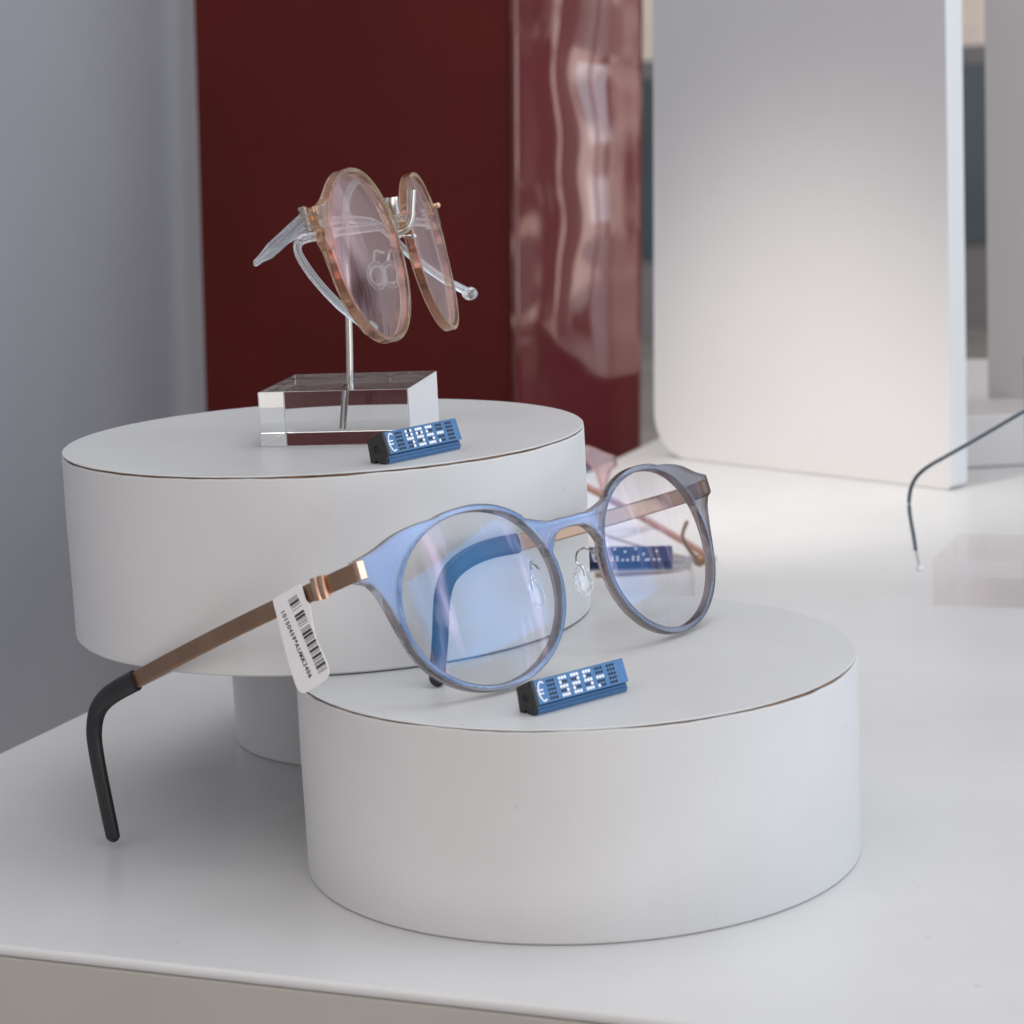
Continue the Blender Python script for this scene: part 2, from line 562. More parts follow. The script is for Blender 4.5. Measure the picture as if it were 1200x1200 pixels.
def lens_bm(G, sgn, thick=1.6, R=95.0, y0=-0.3):
    bm = bmesh.new()
    nr, na = 12, 96
    layers = []
    for side in (0, 1):
        c = bm.verts.new((0, 0, 0))
        rings = []
        for i in range(1, nr + 1):
            ring = []
            for k in range(na):
                x, z = lens_xy(G, 2 * PI * k / na, 0.25)
                dx = (x - G['a']) * i / nr
                dz = z * i / nr
                ring.append(bm.verts.new((dx, 0, dz)))
            rings.append(ring)
        layers.append((c, rings))
    for side, (c, rings) in enumerate(layers):
        for v in [c] + [v for r in rings for v in r]:
            dx, dz = v.co.x, v.co.z
            X = sgn * (G['a'] + dx)
            edge = (G['w'] ** 2) / (2 * R)
            y = (dx * dx + dz * dz) / (2 * R) - edge
            slope = G['wrap'] * dx      # flat plate turned by the wrap angle
            v.co = Vector((X, slope + y + y0 + side * thick, dz))
        for k in range(na):
            k2 = (k + 1) % na
            bm.faces.new((c, rings[0][k], rings[0][k2]))
            for A, B in zip(rings, rings[1:]):
                bm.faces.new((A[k], B[k], B[k2], A[k2]))
    A, B = layers[0][1][-1], layers[1][1][-1]
    for k in range(na):
        k2 = (k + 1) % na
        bm.faces.new((A[k], A[k2], B[k2], B[k]))
    return bm

def rot3(rz, rx, ry):
    return Matrix.Rotation(rz, 3, 'Z') @ Matrix.Rotation(rx, 3, 'X') @ Matrix.Rotation(ry, 3, 'Y')

# ================================================================== SETTING
E1 = Vector((0.9250, -0.3800, 0)).normalized()   # along the front edge of the table
E2 = Vector((0.3800, 0.9250, 0)).normalized()    # away from the viewer
D0 = Vector((-123.9, 512.2, 0))                  # a point on the front edge
A0 = Vector((-159.3, 680.0, 0))                  # a point on the left edge
tA = (D0 - A0).dot(E1)
corner = A0 + E2 * ((D0 - A0).dot(E2))
TR = Matrix((E1, E2, Vector((0, 0, 1)))).transposed()

# table: top board with a rounded front edge and an apron under it
t = thing('display_table', 'white laminate display table with a rounded beige front edge, under both round risers', 'table', (corner.x, corner.y, -700), TR)
bm = bmesh.new()
box(bm, (0, 0, 697.2), (900, 1150, 700), 1.1)
obj('tabletop', bm, M['table'], t)
bm = bmesh.new()
box(bm, (0.5, 0.5, 560), (899, 24, 697.1), 0.8)
box(bm, (0.5, 24.1, 560), (20, 1149, 697.1), 0.8)
obj('apron', bm, M['table_edge'], t)
for lx, ly in ((30, 40), (820, 40), (30, 1080), (820, 1080)):
    bm = bmesh.new()
    box(bm, (lx, ly, 0), (lx + 45, ly + 45, 697.0), 1)
    obj('leg', bm, M['table_edge'], t)

bm = bmesh.new()
box(bm, (-2500, -1500, -760), (3000, 3200, -700.2))
o = obj('floor', bm, M['floor'])
o['kind'] = 'structure'
bm = bmesh.new()
box(bm, (-20000, 3200.5, -900), (20000, 40000, -760))
o = obj('ground', bm, M['ground'])
o['kind'] = 'structure'

# blue-grey wall left of the table
wa = at(-260, 860, 950)
wb = at(231, 300, 1560)
wa.z = wb.z = 0
wd = (wb - wa).normalized()
wn = Vector((-wd.y, wd.x, 0))
WR = Matrix((wd, wn, Vector((0, 0, 1)))).transposed()
L = (wb - wa).length
bm = bmesh.new()
box(bm, (-600, 0, -700), (L + 60, 60, 900), 3)
for v in bm.verts:
    v.co = WR @ v.co + wa
o = tag(obj('wall', bm, M['wall']), 'plain blue-grey wall panel at the far left beside the red column', 'wall')

# red lacquered column: matt face left, curved glossy corner right
ra = at(233, 300, 1500)
rb = at(596, 300, 1400)
rc = at(746, 300, 1420)
for v in (ra, rb, rc):
    v.z = 0
back = Vector((0, 400, 0))
t = thing('red_column', 'tall dark red lacquered column behind the high riser, with a glossy right face', 'column', (rb.x, rb.y, -700))
bm = bmesh.new()
def wallstrip(bm, pts, z0, z1, th, nz=2):
    # vertical sheet of thickness th through pts
    cols = []
    n = len(pts)
    for i, p in enumerate(pts):
        a = pts[max(i - 1, 0)]
        b = pts[min(i + 1, n - 1)]
        d = (b - a).normalized()
        nn = Vector((-d.y, d.x, 0))
        cols.append((p, p + nn * th))
    vs = [[bm.verts.new((q.x, q.y, z)) for z in (z0, z1) for q in c] for c in cols]
    for A, B in zip(vs, vs[1:]):
        bm.faces.new((A[0], B[0], B[2], A[2]))
        bm.faces.new((A[1], A[3], B[3], B[1]))
        bm.faces.new((A[2], B[2], B[3], A[3]))
        bm.faces.new((A[0], A[1], B[1], B[0]))
    bm.faces.new((vs[0][0], vs[0][2], vs[0][3], vs[0][1]))
    bm.faces.new((vs[-1][0], vs[-1][1], vs[-1][3], vs[-1][2]))
wallstrip(bm, [ra, ra.lerp(rb, .5), rb + (ra - rb).normalized() * 0.4], -700, 900, 18)
obj('matt_face', bm, M['red_dark'], t, 'world')
bm = bmesh.new()
gp = spline([(rb.x, rb.y - 3, 0), tuple(rb.lerp(rc, .35) + Vector((0, -13, 0))), tuple(rb.lerp(rc, .72) + Vector((0, -12, 0))), tuple(rc)], 10)
gp += [rc + Vector((2, 8, 0)), rc + Vector((2, 30, 0))]
wallstrip(bm, gp, -700, 900, 14)
obj('gloss_face', bm, M['red'], t, 'world', smooth=50)
bm = bmesh.new()
sweep(bm, [Vector((rb.x + 3, rb.y - 5, -700)), Vector((rb.x + 3, rb.y - 5, 900))], (1, 0, 0), (1.6, 1.6))
obj('corner_bead', bm, M['red'], t, 'world')

# white free-standing panel on the table
def rounded_panel(name, label, p0, d, width, height, th, rad, mparts, lean=0.0):
    d = d.normalized()
    nrm = Vector((d.y, -d.x, 0))       # front normal (towards viewer)
    Rm = Matrix((d, -nrm, Vector((0, 0, 1)))).transposed()
    t = thing(name, label, 'panel', p0, Rm)
    pts = []
    for cx, cz, a0 in ((rad, rad, 180), (width - rad * 0.15, rad * 0.15, 270), (width - rad, height - rad, 0), (rad, height - rad, 90)):
        r = rad * 0.15 if a0 == 270 else rad
        for k in range(13):
            an = math.radians(a0 + 90 * k / 12)
            pts.append((cx + r * math.cos(an), cz + r * math.sin(an)))
    pts = [(x + (1 - x / width) * lean * z, z) for x, z in pts]
    bm = bmesh.new()
    f0 = [bm.verts.new((x, 0, z)) for x, z in pts]
    f1 = [bm.verts.new((x, th, z)) for x, z in pts]
    bm.faces.new(f0)
    bm.faces.new(f1[::-1])
    n = len(pts)
    for k in range(n):
        k2 = (k + 1) % n
        f = bm.faces.new((f0[k], f1[k], f1[k2], f0[k2]))
        f.material_index = 1
    obj('board', bm, M['panel'], t, smooth=40, mats=mparts)
    return t
pl = Vector((80.2 - 0.2, 1203.4, 0.3))
pr = Vector((205.5, 1059.5, 0.3))
dd = (pr - pl)
rounded_panel('standing_panel', 'large white upright board with rounded lower corner and bright right edge, standing on the table', pl - dd.normalized() * 5, dd, dd.length + 5, 620, 12, 24, [M['panel'], M['panel_edge']], lean=0.045)
# second panel farther right
q0 = at(1086, 571, 1215); q0.z = 0.4
q1 = at(1330, 585, 1130); q1.z = 0.4
# this board's left edge is seen at px 1155
q0 = at(1159, 560, 1190); q0.z = 0.4
rounded_panel('grey_panel', 'upright grey board at the right edge behind the wire glasses', q0, q1 - q0, 260, 620, 12, 10, [M['panel'], M['panel_edge']])
bm = bmesh.new()
b0 = at(1094, 571, 1120); b1 = at(1290, 572, 1100)
box(bm, (b0.x, b0.y, 0.3), (b1.x, b0.y + 60, 26), 1)  # made-up block in place of a large faint lens
tag(obj('lens_standin', bm, M['panel']), 'made-up low grey block in front of the grey board, in place of a large faint lens', 'block')

# a building across the street, seen in the two narrow gaps
t = thing('town_building', 'blurred pale building with dark windows seen through the gaps beside the white board', 'building', (2500, 9000, -760))
bm = bmesh.new()
box(bm, (-7000, 0, 1080), (4000, 3000, 6500))
obj('upper_wall', bm, M['facade'], t)
bm = bmesh.new()
box(bm, (-7000, -40, 0), (4000, 2960, 1079))
obj('ground_storey', bm, M['facade_low'], t)
for i in range(9):
    for (z0, z1) in ((330, 1010), (1500, 2500), (3100, 4200)):
        x = -6700 + i * 1150 - 50
        bm = bmesh.new()
        box(bm, (x, -60 if z0 < 1000 else -20, z0), (x + 700, 60, z1))
        obj('window', bm, M['window_dark'], t)

# the back panels lean a touch, as in the photo
for nm, ang in (('red_column', 0.040), ('wall', 0.042)):
    o = bpy.data.objects[nm]
    piv = Matrix.Translation((o.matrix_basis.translation.x, o.matrix_basis.translation.y, 0.05 if nm in ('red_column', 'wall') else 0.0))
    if nm == 'wall':
        piv = Matrix.Translation((wb.x * S, wb.y * S, 0.05))
    o.matrix_basis = piv @ Matrix.Rotation(ang, 4, 'Y') @ piv.inverted() @ o.matrix_basis

# ================================================================== RISERS
def riser(name, label, c, R, z0, h, seam_ang, tilt=None):
    t = thing(name, label, 'display riser', (c[0], c[1], z0), group='round paper-wrapped display risers')
    rng = random.Random(int(R * 10))
    seg = 220
    wob = []
    v = 0
    for k in range(seg):
        v = 0.9 * v + rng.uniform(-1, 1) * 0.10
        wob.append(v)
    for k in range(seg):
        f = k / seg
        wob[k] = wob[k] * min(1, (seg - k) / 12)
    # wrap: side sheet
    bm = bmesh.new()
    lathe(bm, [(R - 5, 0.0), (R - 0.5, 0.0), (R, 0.5), (R, h * 0.3), (R + 0.15, h * 0.6), (R, h - 1.15), (R - 0.25, h - 0.85), (R - 5, h - 0.85)], seg=seg,
          jit=lambda j, k: wob[k] if j in (5, 6) else 0)
    obj('side_wrap', bm, M['riser'], t)
    bm = bmesh.new()
    lathe(bm, [(R - 6, h - 1.4), (R - 0.75, h - 1.4), (R - 0.75, h - 0.35), (R - 6, h - 0.35)], seg=seg)
    obj('board_edge', bm, M['crack'], t)
    bm = bmesh.new()
    lathe(bm, [(0, h - 0.45), (R - 1.2, h - 0.45), (R - 0.35, h - 0.42), (R - 0.12, h - 0.22), (R - 0.35, h - 0.04), (R - 1.0, h), (0, h)], seg=seg, jit=lambda j, k: wob[(k + 37) % seg] * 0.35 if j in (1, 2, 3) else 0)
    obj('top_sheet', bm, M['riser_top'], t)
    return t
LC = (14.3, 564.6); LR = 70.2; LH = 50.6
UC = (-50.1, 623.7); UR = 70.8; UH = 50.35; UZ = 101.3
K = 0.894                      # the upper group stands this much nearer than first measured
riser('display_riser', 'low wide white round riser in front, carrying the grey crystal glasses', LC, LR, 0.1, LH - 0.1, 0)
riser('display_riser', 'high white round riser at the left, carrying the acrylic stand', UC, UR, UZ - UH, UH, 1)
riser('display_riser', 'narrow round pedestal under the high riser, mostly hidden by the low one', (-42.6, 689.3), 45.3, 0.1, UZ - UH - 0.2, 2)

# ================================================================== FRONT GLASSES
G1 = glasses_dims(33.7, 23.8, 20.7, 0.12, 1.6, 66.2, 15.9, 10.9)
R1 = rot3(.832, -.301, -.001)
T1 = Vector((14.925, 559.62, 72.6))
g = thing('eyeglasses', 'round grey crystal glasses with a blue sheen and copper temples, standing on the low front riser', 'glasses', T1, R1)
fr = obj('frame_front', front_bm(G1, 3.1, 0.5), None, g, smooth=30, mats=[M['frame_grey'], M['wall_grey']])
for s_ in (-1, 1):
    obj('lens', lens_bm(G1, s_), M['lens_blue'], g, smooth=60)
# nose pads on wire arms
for s_ in (-1, 1):
    arm = spline([(s_ * 10.6, 1.6, 3.2), (s_ * 10.2, 3.6, 5.2), (s_ * 9.0, 5.6, 4.6), (s_ * 8.6, 6.4, 2.2), (s_ * 9.8, 6.0, 0.6), (s_ * 9.9, 6.2, -1.6)], 6)
    bm = bmesh.new()
    sweep(bm, arm, (0, 1, 0), (0.32, 0.32), 8)
    pa = obj('pad_arm', bm, M['steel'], g)
    bm = bmesh.new()
    ball(bm, (0, 0, 0), 1.0, 2.9, 0.7, 3.9)
    rm = Matrix.Rotation(s_ * 0.22, 3, 'Y') @ Matrix.Rotation(-s_ * 0.10, 3, 'Z')
    for v in bm.verts:
        v.co = rm @ v.co + Vector((s_ * 9.0, 6.6, -2.6))
    obj('nose_pad', bm, M['silicone'], g)
    # moulded rim round the pad
    loop = [rm @ Vector((2.9 * math.cos(a) * (0.86 if math.sin(a) > 0 else 1), 0, 3.9 * math.sin(a))) + Vector((s_ * 9.0, 6.2, -2.6)) for a in [2 * PI * k / 28 for k in range(28)]]
    bm = bmesh.new()
    sweep(bm, loop, (0, 1, 0), (0.28, 0.28), 8, closed=True)
    obj('pad_rim', bm, M['clear'], g)

def temple(parent, straight, tail, hw, hh, m_straight, m_tail, wide=(0, 0, 1), name='temple', hinge_at=None):
    bm = bmesh.new()
    sweep(bm, straight, wide, lambda u: (hw, hh), 12, power=5)
    tp = obj(name, bm, m_straight, parent)
    bm = bmesh.new()
    def sz(u):
        e = 1.0 if u < 0.97 else math.sqrt(max(0.05, 1 - ((u - 0.97) / 0.035) ** 2))
        return ((hw + 0.55 - 0.35 * u) * e, (hh + 0.75) * e)
    sweep(bm, tail, wide, sz, 14, power=2.6)
    obj('temple_tip', bm, m_tail, tp)
    return tp
def V3(x, yz):
    return [Vector((x, y, z)) for y, z in yz]
# left temple, open
st = [Vector(p) for p in [(-67.6, 2.4, 13.5), (-68.0, 12, 12.6), (-68.4, 41, 9.7), (-68.7, 70, 6.2), (-68.8, 96, 2.6)]]
tl = spline([(-68.8, 92.5, 3.05), (-68.7, 102, 1.7), (-68.4, 108.5, 0.1), (-68, 113.5, -2.6), (-68, 116.6, -7.0), (-68, 118, -12), (-68, 119.2, -20.8), (-67.8, 121, -36.3)], 8)
def wide_left(u):
    return Vector((0, 0.12, 1))
bm = bmesh.new()
sweep(bm, spline(st, 6), (0, 0.1, 1), (2.15, 0.55), 12, power=6)
tp = obj('temple', bm, M['copper'], g)
bm = bmesh.new()
# sleeve keeps its wide axis in the temple's plane: hint = across the path
n_t = len(tl)
def sleeve(bm, path, plane_n, w0, w1, th0, th1):
    rings = []
    n = len(path)
    seg = 16
    for i, p in enumerate(path):
        u = i / (n - 1)
        a = path[max(i - 1, 0)]; b = path[min(i + 1, n - 1)]
        tt = (b - a).normalized()
        w = plane_n.cross(tt).normalized()
        e = 1.0
        dist_end = (path[-1] - p).length
        if dist_end < 2.0:
            e = math.sqrt(max(0.04, 1 - (1 - dist_end / 2.0) ** 2))
        hw = (w0 + (w1 - w0) * u) * e
        hh = (th0 + (th1 - th0) * u) * e
        ring = []
        for k in range(seg):
            an = 2 * PI * (k + .5) / seg
            c, s2 = math.cos(an), math.sin(an)
            ring.append(bm.verts.new(p + w * (hw * abs(c) ** .8 * (1 if c > 0 else -1)) + plane_n * (hh * abs(s2) ** .8 * (1 if s2 > 0 else -1))))
        rings.append(ring)
    for A, B in zip(rings, rings[1:]):
        for k in range(seg):
            bm.faces.new((A[k], A[(k + 1) % seg], B[(k + 1) % seg], B[k]))
    bm.faces.new(rings[0][::-1])
    bm.faces.new(rings[-1])
def densify_end(path):
    b = path[-1]
    out = [p for p in path[:-1] if (p - b).length > 2.3]
    d = (b - out[-1])
    for k in range(1, 9):
        out.append(b - d.normalized() * (2.0 * (1 - k / 8.0) ** 2))
    return out
tl = densify_end(tl)
sleeve(bm, tl, Vector((1, 0, 0)), 2.75, 2.3, 1.5, 1.4)
obj('temple_tip', bm, M['black'], tp)
# hinge knuckle, folded metal cap at the endpiece
bm = bmesh.new()
hk = Vector((-68.25, 15.5, 12.3))
for dy in (-1.25, 1.25):
    sweep(bm, [hk + Vector((-0.55, dy, -2.75)), hk + Vector((-0.75, dy, 0)), hk + Vector((-0.55, dy, 2.6))], (0, 1, 0), (1.15, 0.75), 12, power=3)
obj('hinge', bm, M['copper_bright'], tp)
bm = bmesh.new()
box(bm, (-68.95, 1.3, 11.2), (-66.5, 2.9, 15.8), 0.3)
obj('end_cap', bm, M['copper_bright'], tp)
# right temple, folded in behind the lenses
st = spline([(65.5, 7.0, 12.5), (58, 7.7, 11.9), (25.3, 10.7, 11.1), (-5.7, 13.5, 10.8)], 6)
bm = bmesh.new()
sweep(bm, st, (0, 0, 1), (2.15, 0.55), 12, power=6)
tp = obj('temple', bm, M['copper'], g)
tr = spline([(-3.4, 13.3, 10.8), (-10, 13.9, 11.15), (-16.6, 14.4, 10.9), (-22.5, 15.0, 9.7), (-27.2, 15.4, 7.6), (-30.3, 15.6, 4.4), (-32.3, 15.9, 0.5), (-35.0, 16.1, -6), (-38.2, 16.4, -13), (-40.2, 16.6, -17.6)], 6)
tr = densify_end(tr)
bm = bmesh.new()
pn = Vector((0.09, 1, 0)).normalized()
sleeve(bm, tr, pn, 2.6, 2.1, 1.3, 1.3)
obj('temple_tip', bm, M['black'], tp)
bm = bmesh.new()
box(bm, (62.6, 6.3, 10.9), (66.4, 7.6, 14.6), 0.4)
obj('hinge', bm, M['copper'], tp)

# barcode label folded over the left temple
lab = [(32.1, 12.0), (31.9, 12.6), (31.3, 12.9), (22.2, 14.3), (21.2, 14.1), (20.9, 13.2), (20.8, 10.6), (20.2, 9.8), (19.9, 8.6), (20.4, 4.5), (20.5, 1.6), (19.8, -1.6), (18.9, -4.4), (18.8, -6.2), (19.5, -7.9), (21.3, -8.8), (28.3, -10.3), (30.0, -10.1), (31.1, -9.0), (31.5, -7.2), (31.9, -3.1), (32.1, 4.0)]
labp = spline([(p[0], p[1]) for p in lab + [lab[0]]], 4)[:-1]
lb = thing('barcode_label', 'white adhesive barcode label folded over the left copper temple', 'label', T1, R1)
def lab_x(z):
    # the loose flap swings slightly outwards
    return -69.35 - max(0, 9.0 - z) * 0.035
bm = bmesh.new()
fa, fb = [], []
NZ = 1
vsA = [bm.verts.new((0, p.x, p.y)) for p in labp]
bm.faces.new(vsA)
z = -10
while z < 14:
    bmesh.ops.bisect_plane(bm, geom=list(bm.verts) + list(bm.edges) + list(bm.faces), plane_co=(0, 0, z), plane_no=(0, 0, 1), dist=0.0005)
    z += 1.5
for v in bm.verts:
    v.co.x = lab_x(v.co.z)
ext = bmesh.ops.extrude_face_region(bm, geom=list(bm.faces))
for e in ext['geom']:
    if isinstance(e, bmesh.types.BMVert):
        e.co.x -= 0.22
obj('label_sheet', bm, M['paper'], lb)
bm = bmesh.new()
box(bm, (-67.25, 21.4, 9.5), (-67.05, 31.8, 13.4), 0.05)
obj('label_back', bm, M['paper'], lb)
# writing axes in the label plane: 'down' runs along the label, 'across' over it
top = Vector((28.2, 11.4)); bot = Vector((23.6, -7.9))
dn = (bot - top).normalized()
ac = Vector((-dn.y, dn.x))
if ac.x > 0:
    ac = -ac
def lp(p, off):
    return Vector((lab_x(p.y) - 0.22 - off, p.x, p.y))
pattern = '10101011110101000100000011110111101001010010000101010111101111010101001111010100111101010011110101001101011110100101'
bm = bmesh.new()
Lb = 18.9
start = Vector((26.8, 11.5))
i = 0
npt = len(pattern)
while i < npt:
    if pattern[i] == '1':
        j = i
        while j < npt and pattern[j] == '1':
            j += 1
        a = start + dn * (Lb * i / npt)
        b = start + dn * (Lb * (j - 0.25) / npt)
        w = 3.7
        q = [a, b, b + ac * w, a + ac * w]
        v0 = [bm.verts.new(lp(p, 0.01)) for p in q]
        v1 = [bm.verts.new(lp(p, 0.04)) for p in q]
        bm.faces.new(v0); bm.faces.new(v1[::-1])
        for k in range(4):
            bm.faces.new((v0[k], v0[(k + 1) % 4], v1[(k + 1) % 4], v1[k]))
        i = j
    else:
        i += 1
obj('barcode', bm, M['ink'], lb, smooth=0)

def text_mesh(txt, size, extrude=0.03, spacing=1.0, offset=0.0):
    cu = bpy.data.curves.new('lettering', 'FONT')
    cu.body = txt
    cu.size = size
    cu.extrude = extrude
    cu.space_character = spacing
    cu.offset = offset
    o = bpy.data.objects.new('lettering', cu)
    COL.objects.link(o)
    dg = bpy.context.evaluated_depsgraph_get()
    me = bpy.data.meshes.new_from_object(o.evaluated_get(dg))
    bm = bmesh.new()
    bm.from_mesh(me)
    bpy.data.objects.remove(o)
    bpy.data.curves.remove(cu)
    bpy.data.meshes.remove(me)
    return bm
# monospaced: each character placed by itself along the line
bm = bmesh.new()
txt = '10150459*A1AKK2406'
ts = Vector((30.3, 9.6))
te = Vector((26.0, -7.4))
tdir = (te - ts).normalized()
tup = Vector((-tdir.y, tdir.x))
if tup.x > 0:
    tup = -tup            # letter tops point towards the bars
step = (te - ts).length / len(txt)
for i, ch in enumerate(txt):
    b2 = text_mesh('9' if ch == '6' else ch, 1.95, 0.015, offset=0.045)
    if ch == '6':                       # a nine turned upside down
        hh_ = max(v.co.y for v in b2.verts) + min(v.co.y for v in b2.verts)
        for v in b2.verts:
            v.co.x, v.co.y = -v.co.x, hh_ - v.co.y
    xs = [v.co.x for v in b2.verts]
    mid = (min(xs) + max(xs)) / 2
    m0 = {}
    for v in b2.verts:
        p = ts + tdir * (step * (i + 0.5) + (v.co.x - mid) * 0.8) + tup * v.co.y
        m0[v.index] = bm.verts.new(lp(p, 0.07 + v.co.z))
    for f in b2.faces:
        try:
            bm.faces.new([m0[v.index] for v in f.verts])
        except ValueError:
            pass
    b2.free()
obj('lettering', bm, M['ink'], lb, smooth=0)

# ================================================================== PRICE TAGS
DIG = {'5': '111100111001111', '2': '111001111100111', '4': '101101111001001', '9': '111101111001111', '8': '111101111101111',
       ' ': '000000000000000', 'a': '000010000000101', 'b': '010000000101101', 'c': '000000100000011', '-': '000000111000100'}
def price_tag(label, p, ang, text, length=28.5, tilt=0.0, m=None):
    Rm = Matrix.Rotation(ang, 3, 'Z') @ Matrix.Rotation(tilt, 3, 'Y')
    t = thing('price_tag', label, 'price tag', p, Rm, group='blue price tags with dotted figures')
    prof = [(0.5, 0.05), (0.5, 0.5), (0.25, 0.6), (0.25, 1.25), (0.5, 1.35), (0.5, 2.0), (1.0, 2.15), (1.0, 2.45), (-0.15, 2.5), (-0.25, 2.62), (1.65, 7.75), (1.85, 7.85), (6.6, 5.6), (6.6, 5.3), (5.6, 0.05)]
    bm = bmesh.new()
    A = [bm.verts.new((0.9, y, z)) for y, z in prof]
    B = [bm.verts.new((length, y, z)) for y, z in prof]
    bm.faces.new(A); bm.faces.new(B[::-1])
    for k in range(len(prof)):
        k2 = (k + 1) % len(prof)
        bm.faces.new((A[k], B[k], B[k2], A[k2]))
    obj('rail', bm, m or M['tag_blue'], t, smooth=20)
    # black end cap with a screw hole
    bm = bmesh.new()
    cp = [(0.6, 0.0), (0.3, 2.2), (-0.35, 2.45), (1.6, 7.95), (1.9, 8.0), (6.8, 5.7), (5.8, 0.0), (4.4, 0.0), (4.2, 0.7), (3.0, 0.7), (2.8, 0.0)]
    A = [bm.verts.new((0, y, z)) for y, z in cp]
    B = [bm.verts.new((0.88, y, z)) for y, z in cp]
    bm.faces.new(A); bm.faces.new(B[::-1])
    for k in range(len(cp)):
        k2 = (k + 1) % len(cp)
        bm.faces.new((A[k], B[k], B[k2], A[k2]))
    cap = obj('end_cap', bm, M['tag_black'], t, smooth=20)
    bm = bmesh.new()
    path = [Vector((-0.03, 3.7 + 0.85 * math.cos(a), 3.7 + 0.85 * math.sin(a))) for a in [2 * PI * k / 20 for k in range(20)]]
    sweep(bm, path, (1, 0, 0), (0.14, 0.14), 6, closed=True)
    res = bmesh.ops.create_cone(bm, cap_ends=True, segments=20, radius1=0.7, radius2=0.7, depth=0.05)
    for v in res['verts']:
        v.co = Vector((v.co.z - 0.02, v.co.x + 3.7, v.co.y + 3.7))
    obj('screw_hole', bm, M['dot_black'], cap)
    # face basis
    o0 = Vector((0, -0.25, 2.62)); fu = Vector((0, 1.9, 5.13)).normalized(); fx = Vector((1, 0, 0)); fn = fu.cross(fx) * -1
    if fn.y > 0:
        fn = -fn
    flen = 5.47
    def fp(x, v, off=0.0):
        return o0 + fx * x + fu * v + fn * off
    bmw, bmb = bmesh.new(), bmesh.new()
    pitch = 1.0 if True else 1
    for b, ch in enumerate(text):
        x0 = 4.75 + b * 3.72
        pat = DIG[ch]
        for r in range(5):
            for c in range(3):
                tgt = bmw if pat[r * 3 + c] == '1' else bmb
                cx = x0 + c * 0.86
                cv = flen - 0.72 - r * 1.0
                rad = 0.405 if tgt is bmw else 0.37
                vs0 = [tgt.verts.new(fp(cx + rad * math.cos(2 * PI * k / 12), cv + rad * math.sin(2 * PI * k / 12), 0.01)) for k in range(12)]
                vs1 = [tgt.verts.new(fp(cx + rad * math.cos(2 * PI * k / 12), cv + rad * math.sin(2 * PI * k / 12), 0.05 if tgt is bmw else 0.03)) for k in range(12)]
                tgt.faces.new(vs0); tgt.faces.new(vs1[::-1])
                for k in range(12):
                    k2 = (k + 1) % 12
                    tgt.faces.new((vs0[k], vs0[k2], vs1[k2], vs1[k]))
    obj('white_dots', bmw, M['dot_white'], t, smooth=0)
    obj('black_dots', bmb, M['dot_black'], t, smooth=0)
    # euro sign
    bm = bmesh.new()
    arc = [fp(2.75 + 1.15 * math.cos(math.radians(a)), flen / 2 + 0.02 + 2.25 * math.sin(math.radians(a)), 0.06) for a in range(52, 309, 12)]
    sweep(bm, arc, fn, (0.05, 0.2), 6)
    for dv in (-0.42, 0.42):
        sweep(bm, [fp(1.25, flen / 2 + dv, 0.06), fp(3.0, flen / 2 + dv, 0.06)], fn, (0.05, 0.17), 6)
    obj('euro_sign', bm, M['dot_white'], t, smooth=0)
    return t
price_tag('blue price tag reading €525 on the low front riser, beside the left lens', (3.4, 506.3, 50.62), math.radians(39.9), ' 525- ')
price_tag('blue price tag reading €495 on the high riser, in front of the acrylic stand', (-30.0, 561.8, 101.34), math.radians(49.5), ' 495- ', length=27.6)

# ================================================================== ACRYLIC STAND + UPPER GLASSES
t = thing('acrylic_stand', 'clear acrylic block stand with a bent steel rod, on the high riser', 'display stand', (-41.8, 616, 101.35))
bfl = Vector((-65.3, 603.5, 0)); bfr = Vector((-25.75, 596.7, 0)); ed = (bfr - bfl)
dep = Vector((-ed.y, ed.x, 0)).normalized() * 38.4
bm = bmesh.new()
ex = ed.normalized()
ey = dep.normalized()
BR = Matrix((ex, ey, Vector((0, 0, 1)))).transposed()
box(bm, (0, 0, 0), (ed.length, 38.4, 14.5), 0.25)
for v in bm.verts:
    v.co = BR @ v.co + bfl + Vector((0, 0, 101.37))
bkx = obj('block', bm, M['acrylic'], t, 'world', smooth=20)
for x0, x1 in ((-0.22, -0.02), (ed.length + 0.02, ed.length + 0.22)):
    bm = bmesh.new()
    box(bm, (x0, 0.2, 0.2), (x1, 38.2, 14.3))
    for v in bm.verts:
        v.co = BR @ v.co + bfl + Vector((0, 0, 101.37))
    obj('sawn_end', bm, M['frosted'], bkx, 'world', smooth=0)
rodp = [at(407, 499, 688.5 * K), at(409, 470, 688 * K), at(410, 440, 688 * K), at(409, 380, 688 * K), at(406.5, 310, 687 * K), at(405, 260, 684 * K), at(407, 232, 680 * K), at(414, 216, 676 * K), at(426, 211, 672 * K), at(438, 221, 668 * K), at(449, 241, 664 * K), at(457, 260, 661 * K), at(466, 271, 659 * K), at(476, 268, 658 * K), at(482, 255, 658 * K), at(483, 240, 658 * K), at(484, 222, 658 * K)]
bm = bmesh.new()
sweep(bm, spline(rodp, 6), (1, 0, 0), (0.95, 0.95), 14)
obj('rod', bm, M['steel'], t, 'world', smooth=60)

